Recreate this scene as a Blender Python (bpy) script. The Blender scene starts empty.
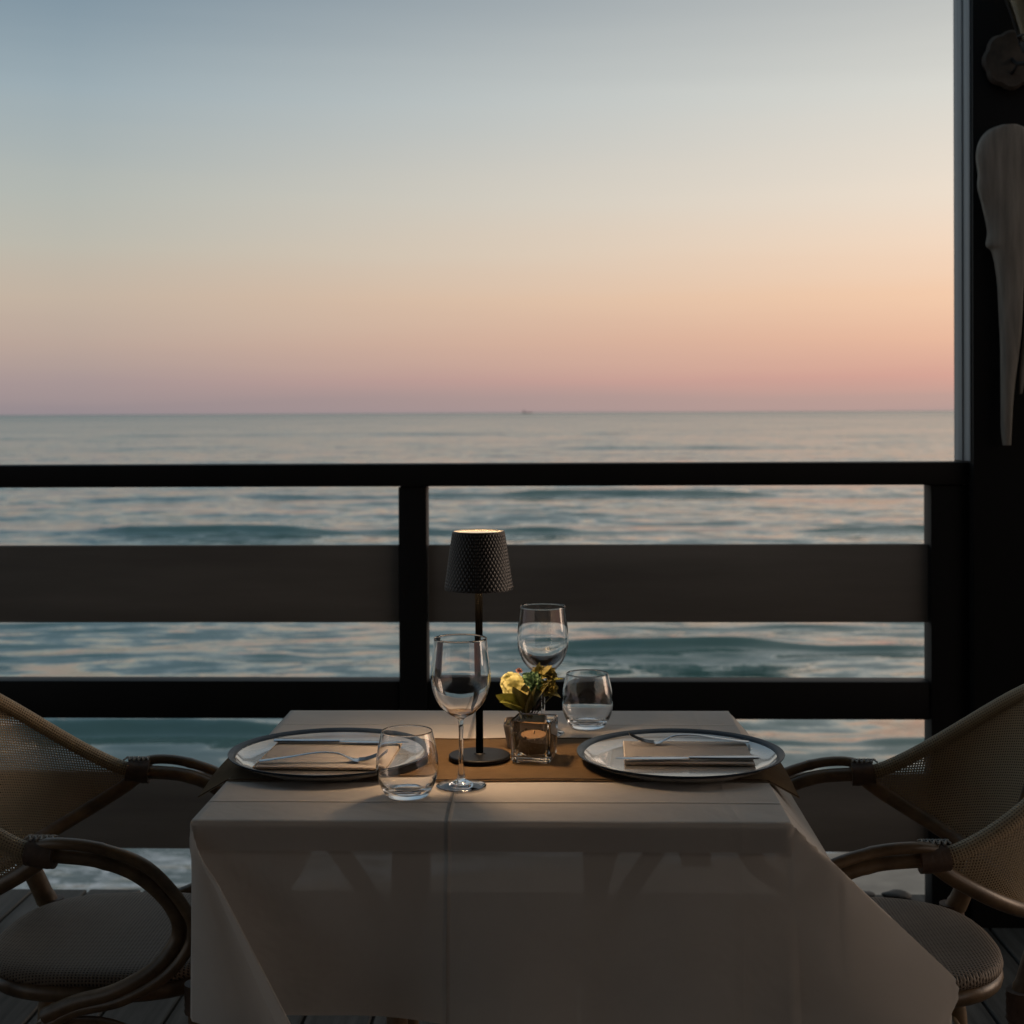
import bpy, bmesh, math, random
import numpy as np
from mathutils import Vector, Matrix, noise
random.seed(7); rng = np.random.default_rng(11)
S = bpy.context.scene
COL = S.collection
PI = math.pi
R = math.radians

# ------------------------------------------------------------------ materials
def lin(c):
    return tuple(((v/255)/12.92 if v/255 <= .04045 else (((v/255)+.055)/1.055)**2.4) for v in c)

class NT:
    def __init__(s, name):
        s.m = bpy.data.materials.new(name); s.m.use_nodes = True
        s.t = s.m.node_tree; s.n = s.t.nodes; s.l = s.t.links
        s.b = s.n['Principled BSDF']; s.out = s.n['Material Output']
    def add(s, kind, **kw):
        nd = s.n.new(kind)
        for k, v in kw.items():
            if k.startswith('i_'): nd.inputs[k[2:].replace('_', ' ')].default_value = v
            else: setattr(nd, k, v)
        return nd
    def lk(s, a, b): s.l.new(a, b)
    def set(s, **kw):
        for k, v in kw.items():
            k = {'color': 'Base Color', 'rough': 'Roughness', 'metal': 'Metallic', 'ior': 'IOR', 'trans': 'Transmission Weight',
                 'spec': 'Specular IOR Level', 'coat': 'Coat Weight', 'coatr': 'Coat Roughness', 'sheen': 'Sheen Weight',
                 'emit': 'Emission Color', 'estr': 'Emission Strength', 'sss': 'Subsurface Weight'}[k]
            if k in ('Base Color', 'Emission Color'): v = (*v[:3], 1)
            s.b.inputs[k].default_value = v
        return s
    def math(s, op, a, b=None, c=None, clamp=False):
        nd = s.n.new('ShaderNodeMath'); nd.operation = op; nd.use_clamp = clamp
        for i, v in enumerate((a, b, c)):
            if v is None: continue
            if hasattr(v, 'is_linked') or hasattr(v, 'links'): s.lk(v, nd.inputs[i])
            else: nd.inputs[i].default_value = v
        return nd.outputs[0]
    def noise(s, scale=5, detail=4, rough=.55, vec=None, dist=0, stretch=None, obj=True):
        nd = s.add('ShaderNodeTexNoise'); nd.inputs['Scale'].default_value = scale
        nd.inputs['Detail'].default_value = detail; nd.inputs['Roughness'].default_value = rough
        nd.inputs['Distortion'].default_value = dist
        if vec is None:
            tc = s.add('ShaderNodeTexCoord'); vec = tc.outputs['Object' if obj else 'UV']
        if stretch:
            mp = s.add('ShaderNodeMapping'); mp.inputs['Scale'].default_value = stretch
            s.lk(vec, mp.inputs['Vector']); vec = mp.outputs[0]
        s.lk(vec, nd.inputs['Vector'])
        return nd.outputs['Fac']
    def ramp(s, fac, stops):
        r = s.add('ShaderNodeValToRGB'); e = r.color_ramp.elements
        while len(e) < len(stops): e.new(.5)
        for el, (p, c) in zip(e, stops):
            el.position = p; el.color = (*c[:3], 1) if not isinstance(c, (int, float)) else (c, c, c, 1)
        s.lk(fac, r.inputs['Fac']); return r.outputs['Color']
    def bump(s, h, strength=.3, dist=.002, prev=None):
        b = s.add('ShaderNodeBump'); b.inputs['Strength'].default_value = strength; b.inputs['Distance'].default_value = dist
        s.lk(h, b.inputs['Height'])
        if prev is not None: s.lk(prev, b.inputs['Normal'])
        return b.outputs['Normal']

def simple(name, color, rough=.5, var=.25, scale=30, bump=0, bscale=200, stretch=None, **kw):
    n = NT(name); n.set(color=color, rough=rough, **kw)
    f = n.noise(scale, 5, stretch=stretch)
    lo = tuple(c*(1-var) for c in color); hi = tuple(min(1, c*(1+var)) for c in color)
    n.lk(n.ramp(f, [(.3, lo), (.7, hi)]), n.b.inputs['Base Color'])
    rr = n.math('MULTIPLY_ADD', f, .15*rough, rough*.92); n.lk(rr, n.b.inputs['Roughness'])
    if bump:
        n.lk(n.bump(n.noise(bscale, 4, stretch=stretch), bump, .001), n.b.inputs['Normal'])
    return n.m

M = {}
M['black_paint'] = simple('black painted wood', (.0045, .0044, .0044), .6, .3, 6, .25, 60, stretch=(1, 1, .12), spec=.25)
M['board'] = simple('umber board paint', (.19, .172, .152), .7, .22, 9, .35, 60, stretch=(.12, 1, 1), spec=.15)
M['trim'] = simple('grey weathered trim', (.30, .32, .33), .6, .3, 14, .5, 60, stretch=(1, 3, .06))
M['deck'] = simple('weathered deck timber', (.072, .067, .060), .75, .55, 7, .8, 60, stretch=(6, .35, 6), spec=.3)
M['ceiling'] = simple('dark ceiling boards', (.08, .07, .06), .7, .3, 6)
M['wall'] = simple('lightened plank wall', (.20, .175, .15), .7, .3, 4)  # this and the ceiling tone are raised for ambient bounce
M['tabletop'] = simple('waxed table wood', (.30, .22, .15), .5, .3, 10, stretch=(.2, 1, 1))
M['bamboo'] = simple('lacquered rattan cane', (.135, .088, .048), .40, .4, 28, .3, 160, stretch=(1, 1, 1), coat=.12, coatr=.25)
M['binding'] = simple('dark leather binding', (.085, .052, .034), .55, .3, 60, .5, 500)
M['lacing'] = simple('pale lacing cord', (.28, .26, .23), .6, .3, 200)
M['lamp_black'] = simple('matt black lamp metal', (.0045, .0045, .005), .5, .1, 40, .05, 900, spec=.18)
M['pole_black'] = simple('matt black lamp tube', (.0015, .0015, .0015), .9, .1, 40, spec=0.0)
M['brass_in'] = simple('white inner reflector', (.75, .70, .62), .5, .05, 20)
M['napkin'] = None
M['steel'] = simple('polished steel', (.52, .52, .53), .16, .06, 60, metal=1)
M['pot'] = simple('taupe cement', (.15, .125, .105), .8, .15, 40, .4, 300)
M['wax'] = NT('amber candle wax').set(color=(.15, .078, .03), rough=.75, sss=.0).m
M['bark'] = simple('dark bark chips', (.016, .008, .005), .8, .5, 300, .5, 700)
M['wick'] = simple('charred wick', (.01, .01, .01), .9)
M['stem'] = simple('olive stem', (.045, .05, .015), .6, .4, 60)
M['twig'] = simple('dark red twig', (.03, .014, .01), .6, .3, 60)
M['driftwood'] = simple('bleached driftwood', (.26, .235, .20), .85, .32, 14, 1.0, 60, stretch=(4, 4, .4))
M['iron'] = simple('black wrought iron', (.012, .012, .012), .5, .2, 50)
M['plaque'] = simple('scalloped wood plaque', (.075, .062, .048), .7, .4, 22, .6, 60)
M['stone'] = simple('dark beach stone', (.06, .055, .05), .75, .35, 12, .8, 40)
M['hull'] = simple('ship hull paint', (.05, .05, .06), .6)
M['super'] = simple('ship superstructure paint', (.3, .3, .32), .6)

def petal_mat(name, c0, c1, sc=140):
    n = NT(name); n.set(rough=.55, sss=.0)
    n.lk(n.ramp(n.noise(sc, 3), [(.3, c0), (.7, c1)]), n.b.inputs['Base Color'])
    tr = n.add('ShaderNodeBsdfTranslucent'); n.lk(n.ramp(n.noise(sc, 3), [(.3, c0), (.7, c1)]), tr.inputs['Color'])
    mx = n.add('ShaderNodeMixShader'); mx.inputs[0].default_value = .3
    n.lk(n.b.outputs[0], mx.inputs[1]); n.lk(tr.outputs[0], mx.inputs[2]); n.lk(mx.outputs[0], n.out.inputs[0])
    return n.m
M['rose'] = petal_mat('cream yellow petals', (.44, .42, .16), (.56, .54, .27))
M['succ'] = petal_mat('green succulent leaf', (.06, .14, .07), (.16, .26, .14))
M['ygreen'] = petal_mat('olive gold blossom', (.15, .13, .03), (.26, .22, .06))
M['leaf'] = petal_mat('olive leaf', (.09, .10, .015), (.17, .17, .03))
M['dleaf'] = petal_mat('dark olive leaf', (.045, .05, .015), (.10, .09, .03))
M['pink'] = petal_mat('dusty pink bud', (.26, .12, .12), (.34, .19, .17))

def cloth_mat():
    n = NT('cream tablecloth fabric')
    tc = n.add('ShaderNodeTexCoord'); uv = tc.outputs['UV']
    sep = n.add('ShaderNodeSeparateXYZ'); n.lk(uv, sep.inputs[0])
    wv = n.noise(3.2, 2, vec=uv)
    x = n.math('ADD', sep.outputs[0], n.math('MULTIPLY_ADD', wv, .012, -.006))
    y = n.math('ADD', sep.outputs[1], n.math('MULTIPLY_ADD', wv, .012, -.006))
    def ridge(v, at, w):
        d = n.math('ABSOLUTE', n.math('SUBTRACT', v, at))
        return n.math('POWER', n.math('SUBTRACT', 1, n.math('DIVIDE', d, w), clamp=True), 1.5)
    h = n.math('MAXIMUM', n.math('MAXIMUM', ridge(y, -.262, .007), n.math('MULTIPLY', ridge(y, .245, .007), .6)), n.math('MULTIPLY', ridge(x, -.058, .0055), 1.5))
    h = n.math('MAXIMUM', h, n.math('MULTIPLY', ridge(n.math('ADD', x, n.math('MULTIPLY', n.noise(2.1, 2, vec=uv), .05)), .36, .012), .12))
    wr = n.noise(5, 4, .5, vec=uv, dist=.4)
    h2 = n.math('MULTIPLY', wr, 1.0)
    nb = n.bump(h2, .7, .014)
    nb = n.bump(h, 1.0, .004, nb)
    nb = n.bump(n.noise(900, 2, vec=uv), .25, .0004, nb)
    col = n.ramp(n.noise(5, 4, vec=uv), [(.3, (.74, .69, .635)), (.7, (.82, .77, .71))])
    n.lk(col, n.b.inputs['Base Color']); n.set(rough=.85, spec=.2, sheen=.1)
    n.lk(nb, n.b.inputs['Normal'])
    tr = n.add('ShaderNodeBsdfTranslucent')
    # crease in the weave reads thinner / lighter, as woven cloth does
    n.lk(n.ramp(n.noise(11, 5, .6, vec=uv), [(.3, (.72, .67, .62)), (.7, (.84, .79, .74))]), tr.inputs['Color']); n.lk(nb, tr.inputs['Normal'])
    mx = n.add('ShaderNodeMixShader'); mx.inputs[0].default_value = .42
    n.lk(n.b.outputs[0], mx.inputs[1]); n.lk(tr.outputs[0], mx.inputs[2])
    # the weave is open: a little light passes straight through between the threads
    tp = n.add('ShaderNodeBsdfTransparent'); m2 = n.add('ShaderNodeMixShader'); m2.inputs[0].default_value = .06
    n.lk(mx.outputs[0], m2.inputs[1]); n.lk(tp.outputs[0], m2.inputs[2]); n.lk(m2.outputs[0], n.out.inputs[0])
    return n.m
M['cloth'] = cloth_mat()

def woven(name, c0, c1, cell=.0012, bump=.4):
    n = NT(name)
    tc = n.add('ShaderNodeTexCoord')
    f = n.noise(14, 5, stretch=(1, 1, 1))
    n.lk(n.ramp(f, [(.3, c0), (.7, c1)]), n.b.inputs['Base Color'])
    n.set(rough=.85, spec=.15, sheen=.1)
    n.lk(n.bump(n.noise(12, 4, .6), .5, .008, n.bump(n.noise(1.0/cell, 2), bump, .0004)), n.b.inputs['Normal'])
    return n.m
M['runner'] = woven('ochre brown runner linen', (.185, .112, .048), (.24, .148, .066))
M['napkin'] = woven('peach paper napkin', (.70, .63, .565), (.78, .705, .635))
M['seam'] = simple('brown seam thread', (.07, .035, .014), .8)

def textilene(name, base, dark, cell, hole, double=False):
    """woven chair mesh, UV in metres; the gaps between strands are really open"""
    n = NT(name)
    tc = n.add('ShaderNodeTexCoord'); sep = n.add('ShaderNodeSeparateXYZ'); n.lk(tc.outputs['UV'], sep.inputs[0])
    k = 2*PI/cell
    u = n.math('SINE', n.math('MULTIPLY', sep.outputs[0], k))
    v = n.math('SINE', n.math('MULTIPLY', sep.outputs[1], k))
    su = n.math('MULTIPLY_ADD', u, .5, .5); sv = n.math('MULTIPLY_ADD', v, .5, .5)
    pr = n.math('MULTIPLY', su, sv)
    col = n.ramp(pr, [(0, base), (.38, base), (.62, dark)])
    nv = n.noise(6, 3)
    mixc = n.add('ShaderNodeMixRGB', blend_type='MULTIPLY'); mixc.inputs[0].default_value = .5
    n.lk(col, mixc.inputs[1]); n.lk(n.ramp(nv, [(.3, .55), (.7, 1.0)]), mixc.inputs[2])
    n.lk(mixc.outputs[0], n.b.inputs['Base Color']); n.set(rough=.55, spec=.3)
    n.lk(n.bump(n.math('MULTIPLY', pr, -1), .9, .0015), n.b.inputs['Normal'])
    if hole < 1:
        tr = n.add('ShaderNodeBsdfTransparent'); mx = n.add('ShaderNodeMixShader')
        n.lk(n.math('GREATER_THAN', pr, hole), mx.inputs[0])
        n.lk(n.b.outputs[0], mx.inputs[1]); n.lk(tr.outputs[0], mx.inputs[2]); n.lk(mx.outputs[0], n.out.inputs[0])
    return n.m
M['mesh_back'] = textilene('tan woven chair mesh', (.44, .335, .21), (.14, .10, .062), .0046, .56)
M['mesh_rim'] = textilene('tan woven rim', (.42, .32, .20), (.12, .09, .055), .0046, 2)
M['mesh_seat'] = textilene('brown grey seat weave', (.21, .165, .125), (.03, .022, .018), .0056, 2)

def glass_mat(name='clear glass', color=(1, 1, 1), rough=0.0):
    n = NT(name); n.set(color=color, rough=rough, trans=1, ior=1.47)
    return n.m
M['glass'] = glass_mat()
M['thick_glass'] = glass_mat('thick moulded glass', (.97, .985, .96))
M['old_glass'] = glass_mat('dusty lantern glass', (.75, .68, .52), .12)

def plate_mats():
    n = NT('glazed plate well'); n.set(color=(.40, .40, .40), rough=.16, spec=.8, metal=.6, coat=.6, coatr=.05)
    f = n.noise(9, 4, .6, stretch=(1, 2, 1)); n.lk(n.bump(f, .10, .0015), n.b.inputs['Normal'])
    n.lk(n.ramp(n.noise(16, 5), [(.3, (.44, .42, .39)), (.7, (.54, .51, .47))]), n.b.inputs['Base Color'])
    M['plate_well'] = n.m
    n = NT('slate blue plate rim'); n.set(color=(.045, .06, .085), rough=.3, spec=.1, metal=.0, coat=.03, coatr=.12)
    n.lk(n.ramp(n.noise(30, 5), [(.3, (.014, .023, .038)), (.7, (.022, .034, .054))]), n.b.inputs['Base Color'])
    M['plate_rim'] = n.m
plate_mats()

def emis(name, c, s):
    n = NT(name); n.set(color=(.8, .75, .7), emit=c, estr=s); return n.m
M['led'] = emis('warm led disc', (1, .66, .37), 165)
M['led_top'] = emis('warm glowing diffuser', (1, .74, .44), .62)

def sea_mat():
    n = NT('sea water')
    tc = n.add('ShaderNodeTexCoord'); ob = tc.outputs['Object']
    sep = n.add('ShaderNodeSeparateXYZ'); n.lk(ob, sep.inputs[0])
    n.set(color=(.045, .125, .112), rough=.07, ior=1.75, spec=.5)
    n.lk(n.math('MULTIPLY_ADD', n.math('LOGARITHM', n.math('MAXIMUM', n.math('DIVIDE', sep.outputs[1], 14), 1), 10), .10, n.math('MULTIPLY_ADD', n.noise(.035, 4, .6, vec=ob, stretch=(.5, 1, 1)), .16, -.02)), n.b.inputs['Roughness'])
    # ripples at several scales, elongated along the crests
    f1 = n.noise(1.1, 6, .66, vec=ob, dist=.4, stretch=(.5, 1, 1))
    f2 = n.noise(4.8, 6, .66, vec=ob, dist=.3, stretch=(.7, 1, 1))
    f3 = n.noise(.16, 5, .6, vec=ob, dist=.3, stretch=(.4, 1, 1))
    nb = n.bump(f3, 1.0, .5)
    # wind ripples: the facets themselves are tilted, so they survive at a distance
    def tilt(scale, k, det, ro, st, prev):
        t_ = n.add('ShaderNodeTexNoise'); t_.inputs['Scale'].default_value = scale; t_.inputs['Detail'].default_value = det
        t_.inputs['Roughness'].default_value = ro; t_.inputs['Distortion'].default_value = .25
        mp = n.add('ShaderNodeMapping'); mp.inputs['Scale'].default_value = st; n.lk(ob, mp.inputs[0]); n.lk(mp.outputs[0], t_.inputs['Vector'])
        a1 = n.add('ShaderNodeVectorMath', operation='SUBTRACT'); n.lk(t_.outputs['Color'], a1.inputs[0]); a1.inputs[1].default_value = (.5, .5, .5)
        a2 = n.add('ShaderNodeVectorMath', operation='MULTIPLY'); n.lk(a1.outputs[0], a2.inputs[0]); a2.inputs[1].default_value = (k*.5, k, 0)
        a3 = n.add('ShaderNodeVectorMath', operation='ADD'); n.lk(prev, a3.inputs[0]); n.lk(a2.outputs[0], a3.inputs[1])
        a4 = n.add('ShaderNodeVectorMath', operation='NORMALIZE'); n.lk(a3.outputs[0], a4.inputs[0]); return a4.outputs[0]
    nb = tilt(1.6, .74, 9, .70, (.6, 1, 1), nb)
    nb = tilt(.12, .26, 5, .6, (.4, 1, 1), nb)
    n.lk(nb, n.b.inputs['Normal'])
    # foam close to the beach and patches on the swell
    foam = n.math('MULTIPLY', n.noise(1.6, 8, .68, vec=ob, dist=1.2, stretch=(.5, 1.3, 1)), 1.0)
    lace = n.noise(7, 6, .7, vec=ob, dist=1.5, stretch=(.6, 1, 1))
    near = n.math('MULTIPLY_ADD', sep.outputs[1], -1/2.2, 10.2/2.2, clamp=True)
    m = n.math('SUBTRACT', n.math('ADD', n.math('MULTIPLY', foam, .6), n.math('MULTIPLY', lace, .5)), n.math('MULTIPLY_ADD', near, -.27, .80))
    m = n.math('MULTIPLY', m, 9, clamp=True)
    m = n.math('MULTIPLY', m, n.math('MULTIPLY', near, 3, clamp=True))
    fs = n.add('ShaderNodeBsdfDiffuse'); fs.inputs['Color'].default_value = (.8, .8, .8, 1)
    sh = n.add('ShaderNodeBsdfDiffuse'); sh.inputs['Color'].default_value = (.26, .25, .23, 1)
    a = n.add('ShaderNodeMixShader'); n.lk(n.math('MULTIPLY', near, .55), a.inputs[0]); n.lk(n.b.outputs[0], a.inputs[1]); n.lk(sh.outputs[0], a.inputs[2])
    mx = n.add('ShaderNodeMixShader'); n.lk(n.math('MULTIPLY', m, .8), mx.inputs[0])
    n.lk(a.outputs[0], mx.inputs[1]); n.lk(fs.outputs[0], mx.inputs[2]); n.lk(mx.outputs[0], n.out.inputs[0])
    return n.m
M['sea'] = sea_mat()
M['sand'] = simple('wet sand', (.30, .25, .20), .7, .25, 5, .5, 25)

# ------------------------------------------------------------------ mesh helpers
def finish(name, bm, mat, parent=None, smooth=True, angle=38, loc=None):
    me = bpy.data.meshes.new(name)
    bmesh.ops.recalc_face_normals(bm, faces=bm.faces[:])
    bm.to_mesh(me); bm.free()
    for m in (mat if isinstance(mat, (list, tuple)) else [mat]): me.materials.append(m)
    if smooth:
        me.polygons.foreach_set('use_smooth', [True]*len(me.polygons))
        me.set_sharp_from_angle(angle=R(angle))
    o = bpy.data.objects.new(name, me); COL.objects.link(o)
    if parent is not None: o.parent = parent
    if loc: o.location = loc
    return o
def tag(o, label, cat, group=None):
    o['label'] = label; o['category'] = cat
    if group: o['group'] = group
    return o
def thing(name, label, cat, loc=(0, 0, 0), rz=0, group=None):
    o = bpy.data.objects.new(name, None); COL.objects.link(o); o.empty_display_size = .05
    o.location = loc; o.rotation_euler = (0, 0, rz)
    return tag(o, label, cat, group)
def copy_thing(o, loc, rz, label, mirror=False):
    c = o.copy(); COL.objects.link(c); c.location = loc; c.rotation_euler = (0, 0, rz); c['label'] = label
    for ch in list(o.children):
        k = ch.copy(); COL.objects.link(k); k.parent = c
        for g in list(ch.children):
            h = g.copy(); COL.objects.link(h); h.parent = k
    return c
def box(bm, x0, x1, y0, y1, z0, z1, bev=0, seg=2, mat=None):
    r = bmesh.ops.create_cube(bm, size=1)
    if mat is None: mat = Matrix.Identity(4)
    for v in r['verts']:
        v.co = mat @ Vector((x0+(v.co.x+.5)*(x1-x0), y0+(v.co.y+.5)*(y1-y0), z0+(v.co.z+.5)*(z1-z0)))
    if bev:
        es = list({e for v in r['verts'] for e in v.link_edges})
        bmesh.ops.bevel(bm, geom=es, offset=bev, segments=seg, affect='EDGES', profile=.6)
def catmull(P, n=8):
    P = [Vector(p) for p in P]; out = []
    for i in range(len(P)-1):
        a, b, c, d = P[max(0, i-1)], P[i], P[i+1], P[min(len(P)-1, i+2)]
        for k in range(n):
            t = k/n
            out.append(.5*((2*b)+(c-a)*t+(2*a-5*b+4*c-d)*t*t+(3*b-a-3*c+d)*t**3))
    out.append(P[-1].copy()); return out
def tube(bm, P, r, seg=12, n=8, smooth=True, caps=True, rfun=None, nodes=None, flat=1.0, uvl=None):
    pts = catmull(P, n) if smooth and len(P) > 2 else [Vector(p) for p in P]
    L = [0]
    for a, b in zip(pts, pts[1:]): L.append(L[-1]+(b-a).length)
    T = []
    for i in range(len(pts)):
        T.append((pts[min(i+1, len(pts)-1)]-pts[max(0, i-1)]).normalized())
    up = Vector((0, 0, 1)) if abs(T[0].z) < .9 else Vector((0, 1, 0))
    N = (up-T[0]*up.dot(T[0])).normalized(); rings = []
    for i, p in enumerate(pts):
        N = (N-T[i]*N.dot(T[i])).normalized(); B = T[i].cross(N)
        t = L[i]/L[-1]
        rr = rfun(t) if rfun else (r[0]+(r[1]-r[0])*t if isinstance(r, tuple) else r)
        if nodes:
            for q in nodes: rr *= 1+.10*math.exp(-((L[i]-q)/.004)**2)
        rings.append([bm.verts.new(p+N*rr*flat*math.cos(2*PI*k/seg)+B*rr*math.sin(2*PI*k/seg)) for k in range(seg)])
    for i in range(len(rings)-1):
        for k in range(seg):
            f = bm.faces.new((rings[i][k], rings[i][(k+1) % seg], rings[i+1][(k+1) % seg], rings[i+1][k]))
            if uvl is not None:
                rad = r if not isinstance(r, tuple) else r[0]
                w = 2*PI*rad/seg
                for lp, (uu, vv) in zip(f.loops, ((L[i], k*w), (L[i], (k+1)*w), (L[i+1], (k+1)*w), (L[i+1], k*w))): lp[uvl].uv = (uu, vv)
    if caps:
        bm.faces.new(rings[0][::-1]); bm.faces.new(rings[-1])
    return pts
def lathe(bm, prof, seg=64, closed=True, c=(0, 0, 0), rf=None):
    rings = []
    for r, z in prof:
        if r < 1e-6: rings.append([bm.verts.new((c[0], c[1], c[2]+z))])
        else:
            rings.append([bm.verts.new((c[0]+r*(rf(2*PI*k/seg, z) if rf else 1)*math.cos(2*PI*k/seg), c[1]+r*(rf(2*PI*k/seg, z) if rf else 1)*math.sin(2*PI*k/seg), c[2]+z)) for k in range(seg)])
    fs = []
    pairs = list(zip(rings, rings[1:]))
    if closed: pairs.append((rings[-1], rings[0]))
    for a, b in pairs:
        for k in range(seg):
            k2 = (k+1) % seg
            if len(a) == 1 and len(b) == 1: break
            if len(a) == 1: fs.append(bm.faces.new((a[0], b[k], b[k2])))
            elif len(b) == 1: fs.append(bm.faces.new((a[k], b[0], a[k2])))
            else: fs.append(bm.faces.new((a[k], b[k], b[k2], a[k2])))
    return fs
def smooth_prof(P, n=5):
    return [(max(0, q.x), q.z) for q in catmull([(a, 0, b) for a, b in P], n)]
def grid(bm, nu, nv, fn, uv=None, flip=False, closeu=False):
    V = [[bm.verts.new(fn(i/(nu if closeu else nu-1), j/(nv-1))) for j in range(nv)] for i in range(nu)]
    ul = bm.loops.layers.uv.verify() if uv else None
    for i in range(nu if closeu else nu-1):
        for j in range(nv-1):
            i2 = (i+1) % nu
            f = bm.faces.new((V[i][j], V[i2][j], V[i2][j+1], V[i][j+1]))
            if uv:
                for lp, (a, b) in zip(f.loops, ((i, j), (i+1, j), (i+1, j+1), (i, j+1))):
                    lp[ul].uv = uv(a/(nu if closeu else nu-1), b/(nv-1))
    return V

# ------------------------------------------------------------------ camera
cam = bpy.data.cameras.new('camera'); co = bpy.data.objects.new('camera', cam); COL.objects.link(co); S.camera = co
YAW = R(1.9); PITCH = R(-.5)
co.matrix_world = Matrix.Translation((.097, -2.305, 1.30)) @ Matrix.Rotation(YAW, 4, 'Z') @ Matrix.Rotation(R(90)+PITCH, 4, 'X') @ Matrix.Rotation(R(-.28), 4, 'Z')
cam.sensor_width = 36; cam.lens = 1450/1024*36
cam.shift_y = -(99.5/1024) + math.tan(-PITCH)*1450/1024
cam.clip_start = .05; cam.clip_end = 40000
cam.dof.use_dof = True; cam.dof.focus_distance = 2.22; cam.dof.aperture_fstop = 6.8; cam.dof.aperture_blades = 9

# ------------------------------------------------------------------ sky
w = bpy.data.worlds.new('World'); S.world = w; w.use_nodes = True
t = w.node_tree; nd = t.nodes; lk = t.links; nd.clear()
def wm(op, a, b=None, c=None, clamp=False):
    q = nd.new('ShaderNodeMath'); q.operation = op; q.use_clamp = clamp
    for i, v in enumerate((a, b, c)):
        if v is None: continue
        if isinstance(v, (int, float)): q.inputs[i].default_value = v
        else: lk.new(v, q.inputs[i])
    return q.outputs[0]
tc = nd.new('ShaderNodeTexCoord'); sp = nd.new('ShaderNodeSeparateXYZ'); lk.new(tc.outputs['Generated'], sp.inputs[0])
mpn = nd.new('ShaderNodeMapping'); mpn.inputs['Scale'].default_value = (1.3, 1.3, 22); mpn.inputs['Rotation'].default_value = (0, R(3), 0); lk.new(tc.outputs['Generated'], mpn.inputs[0])
nz = nd.new('ShaderNodeTexNoise'); nz.inputs['Scale'].default_value = 2.2; nz.inputs['Detail'].default_value = 5; lk.new(mpn.outputs[0], nz.inputs['Vector'])
el = wm('ADD', sp.outputs[2], wm('MULTIPLY', wm('SUBTRACT', nz.outputs['Fac'], .5), wm('MULTIPLY_ADD', sp.outputs[2], .01, .014)))
el = wm('POWER', wm('MAXIMUM', el, 0), .5)
def wramp(stops):
    r = nd.new('ShaderNodeValToRGB'); e = r.color_ramp.elements
    while len(e) < len(stops): e.new(.5)
    for x, (p, c) in zip(e, stops): x.position = p**.5; x.color = (*lin(c), 1)
    lk.new(el, r.inputs[0]); return r.outputs[0]
SKL = [(0, (141, 132, 137)), (.008, (146, 134, 137)), (.022, (160, 143, 142)), (.047, (178, 158, 147)), (.077, (187, 171, 155)), (.11, (181, 177, 165)), (.145, (172, 176, 170)), (.21, (150, 165, 172)), (.274, (122, 141, 154)), (.5, (124, 146, 162)), (1, (112, 134, 152))]
SKR = [(0, (176, 149, 143)), (.009, (186, 153, 143)), (.022, (208, 158, 143)), (.047, (226, 179, 152)), (.077, (236, 196, 165)), (.11, (236, 209, 185)), (.145, (230, 215, 198)), (.21, (211, 209, 201)), (.274, (181, 183, 181)), (.5, (174, 175, 172)), (1, (130, 140, 146))]
hl = wm('SQRT', wm('ADD', wm('MULTIPLY', sp.outputs[0], sp.outputs[0]), wm('MULTIPLY', sp.outputs[1], sp.outputs[1])))
ax = wm('DIVIDE', sp.outputs[0], wm('MAXIMUM', hl, .001)); ay = wm('DIVIDE', sp.outputs[1], wm('MAXIMUM', hl, .001))
mix = nd.new('ShaderNodeMixRGB'); lk.new(wm('MULTIPLY_ADD', ax, 1/.62, .32/.62, clamp=True), mix.inputs[0])
lk.new(wramp(SKL), mix.inputs[1]); lk.new(wramp(SKR), mix.inputs[2])
# dusk: the half of the sky away from the afterglow is dim and blue
glow = wm('MULTIPLY_ADD', wm('ADD', wm('MULTIPLY', ay, .8), wm('MULTIPLY', ax, .35)), .75, .62, clamp=True)
glow = wm('MULTIPLY_ADD', glow, .08, .92)
ga = nd.new('ShaderNodeMixRGB'); ga.blend_type = 'MULTIPLY'; ga.inputs[0].default_value = 1
cmb = nd.new('ShaderNodeCombineColor'); lk.new(glow, cmb.inputs[0]); lk.new(wm('MULTIPLY_ADD', glow, .97, .03), cmb.inputs[1]); lk.new(wm('MULTIPLY_ADD', glow, .93, .07), cmb.inputs[2])
lk.new(mix.outputs[0], ga.inputs[1]); lk.new(cmb.outputs[0], ga.inputs[2])
bg = nd.new('ShaderNodeBackground'); lk.new(ga.outputs[0], bg.inputs[0]); bg.inputs[1].default_value = 1.10
wo = nd.new('ShaderNodeOutputWorld'); lk.new(bg.outputs[0], wo.inputs[0])

sl = bpy.data.lights.new('afterglow', 'SUN'); sl.energy = .55; sl.color = (1, .72, .52); sl.angle = R(22)
so = bpy.data.objects.new('afterglow', sl); COL.objects.link(so)
d = Vector((-math.sin(R(78)), -math.cos(R(78)), -math.tan(R(9)))); so.rotation_euler = d.to_track_quat('-Z', 'Y').to_euler()

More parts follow.
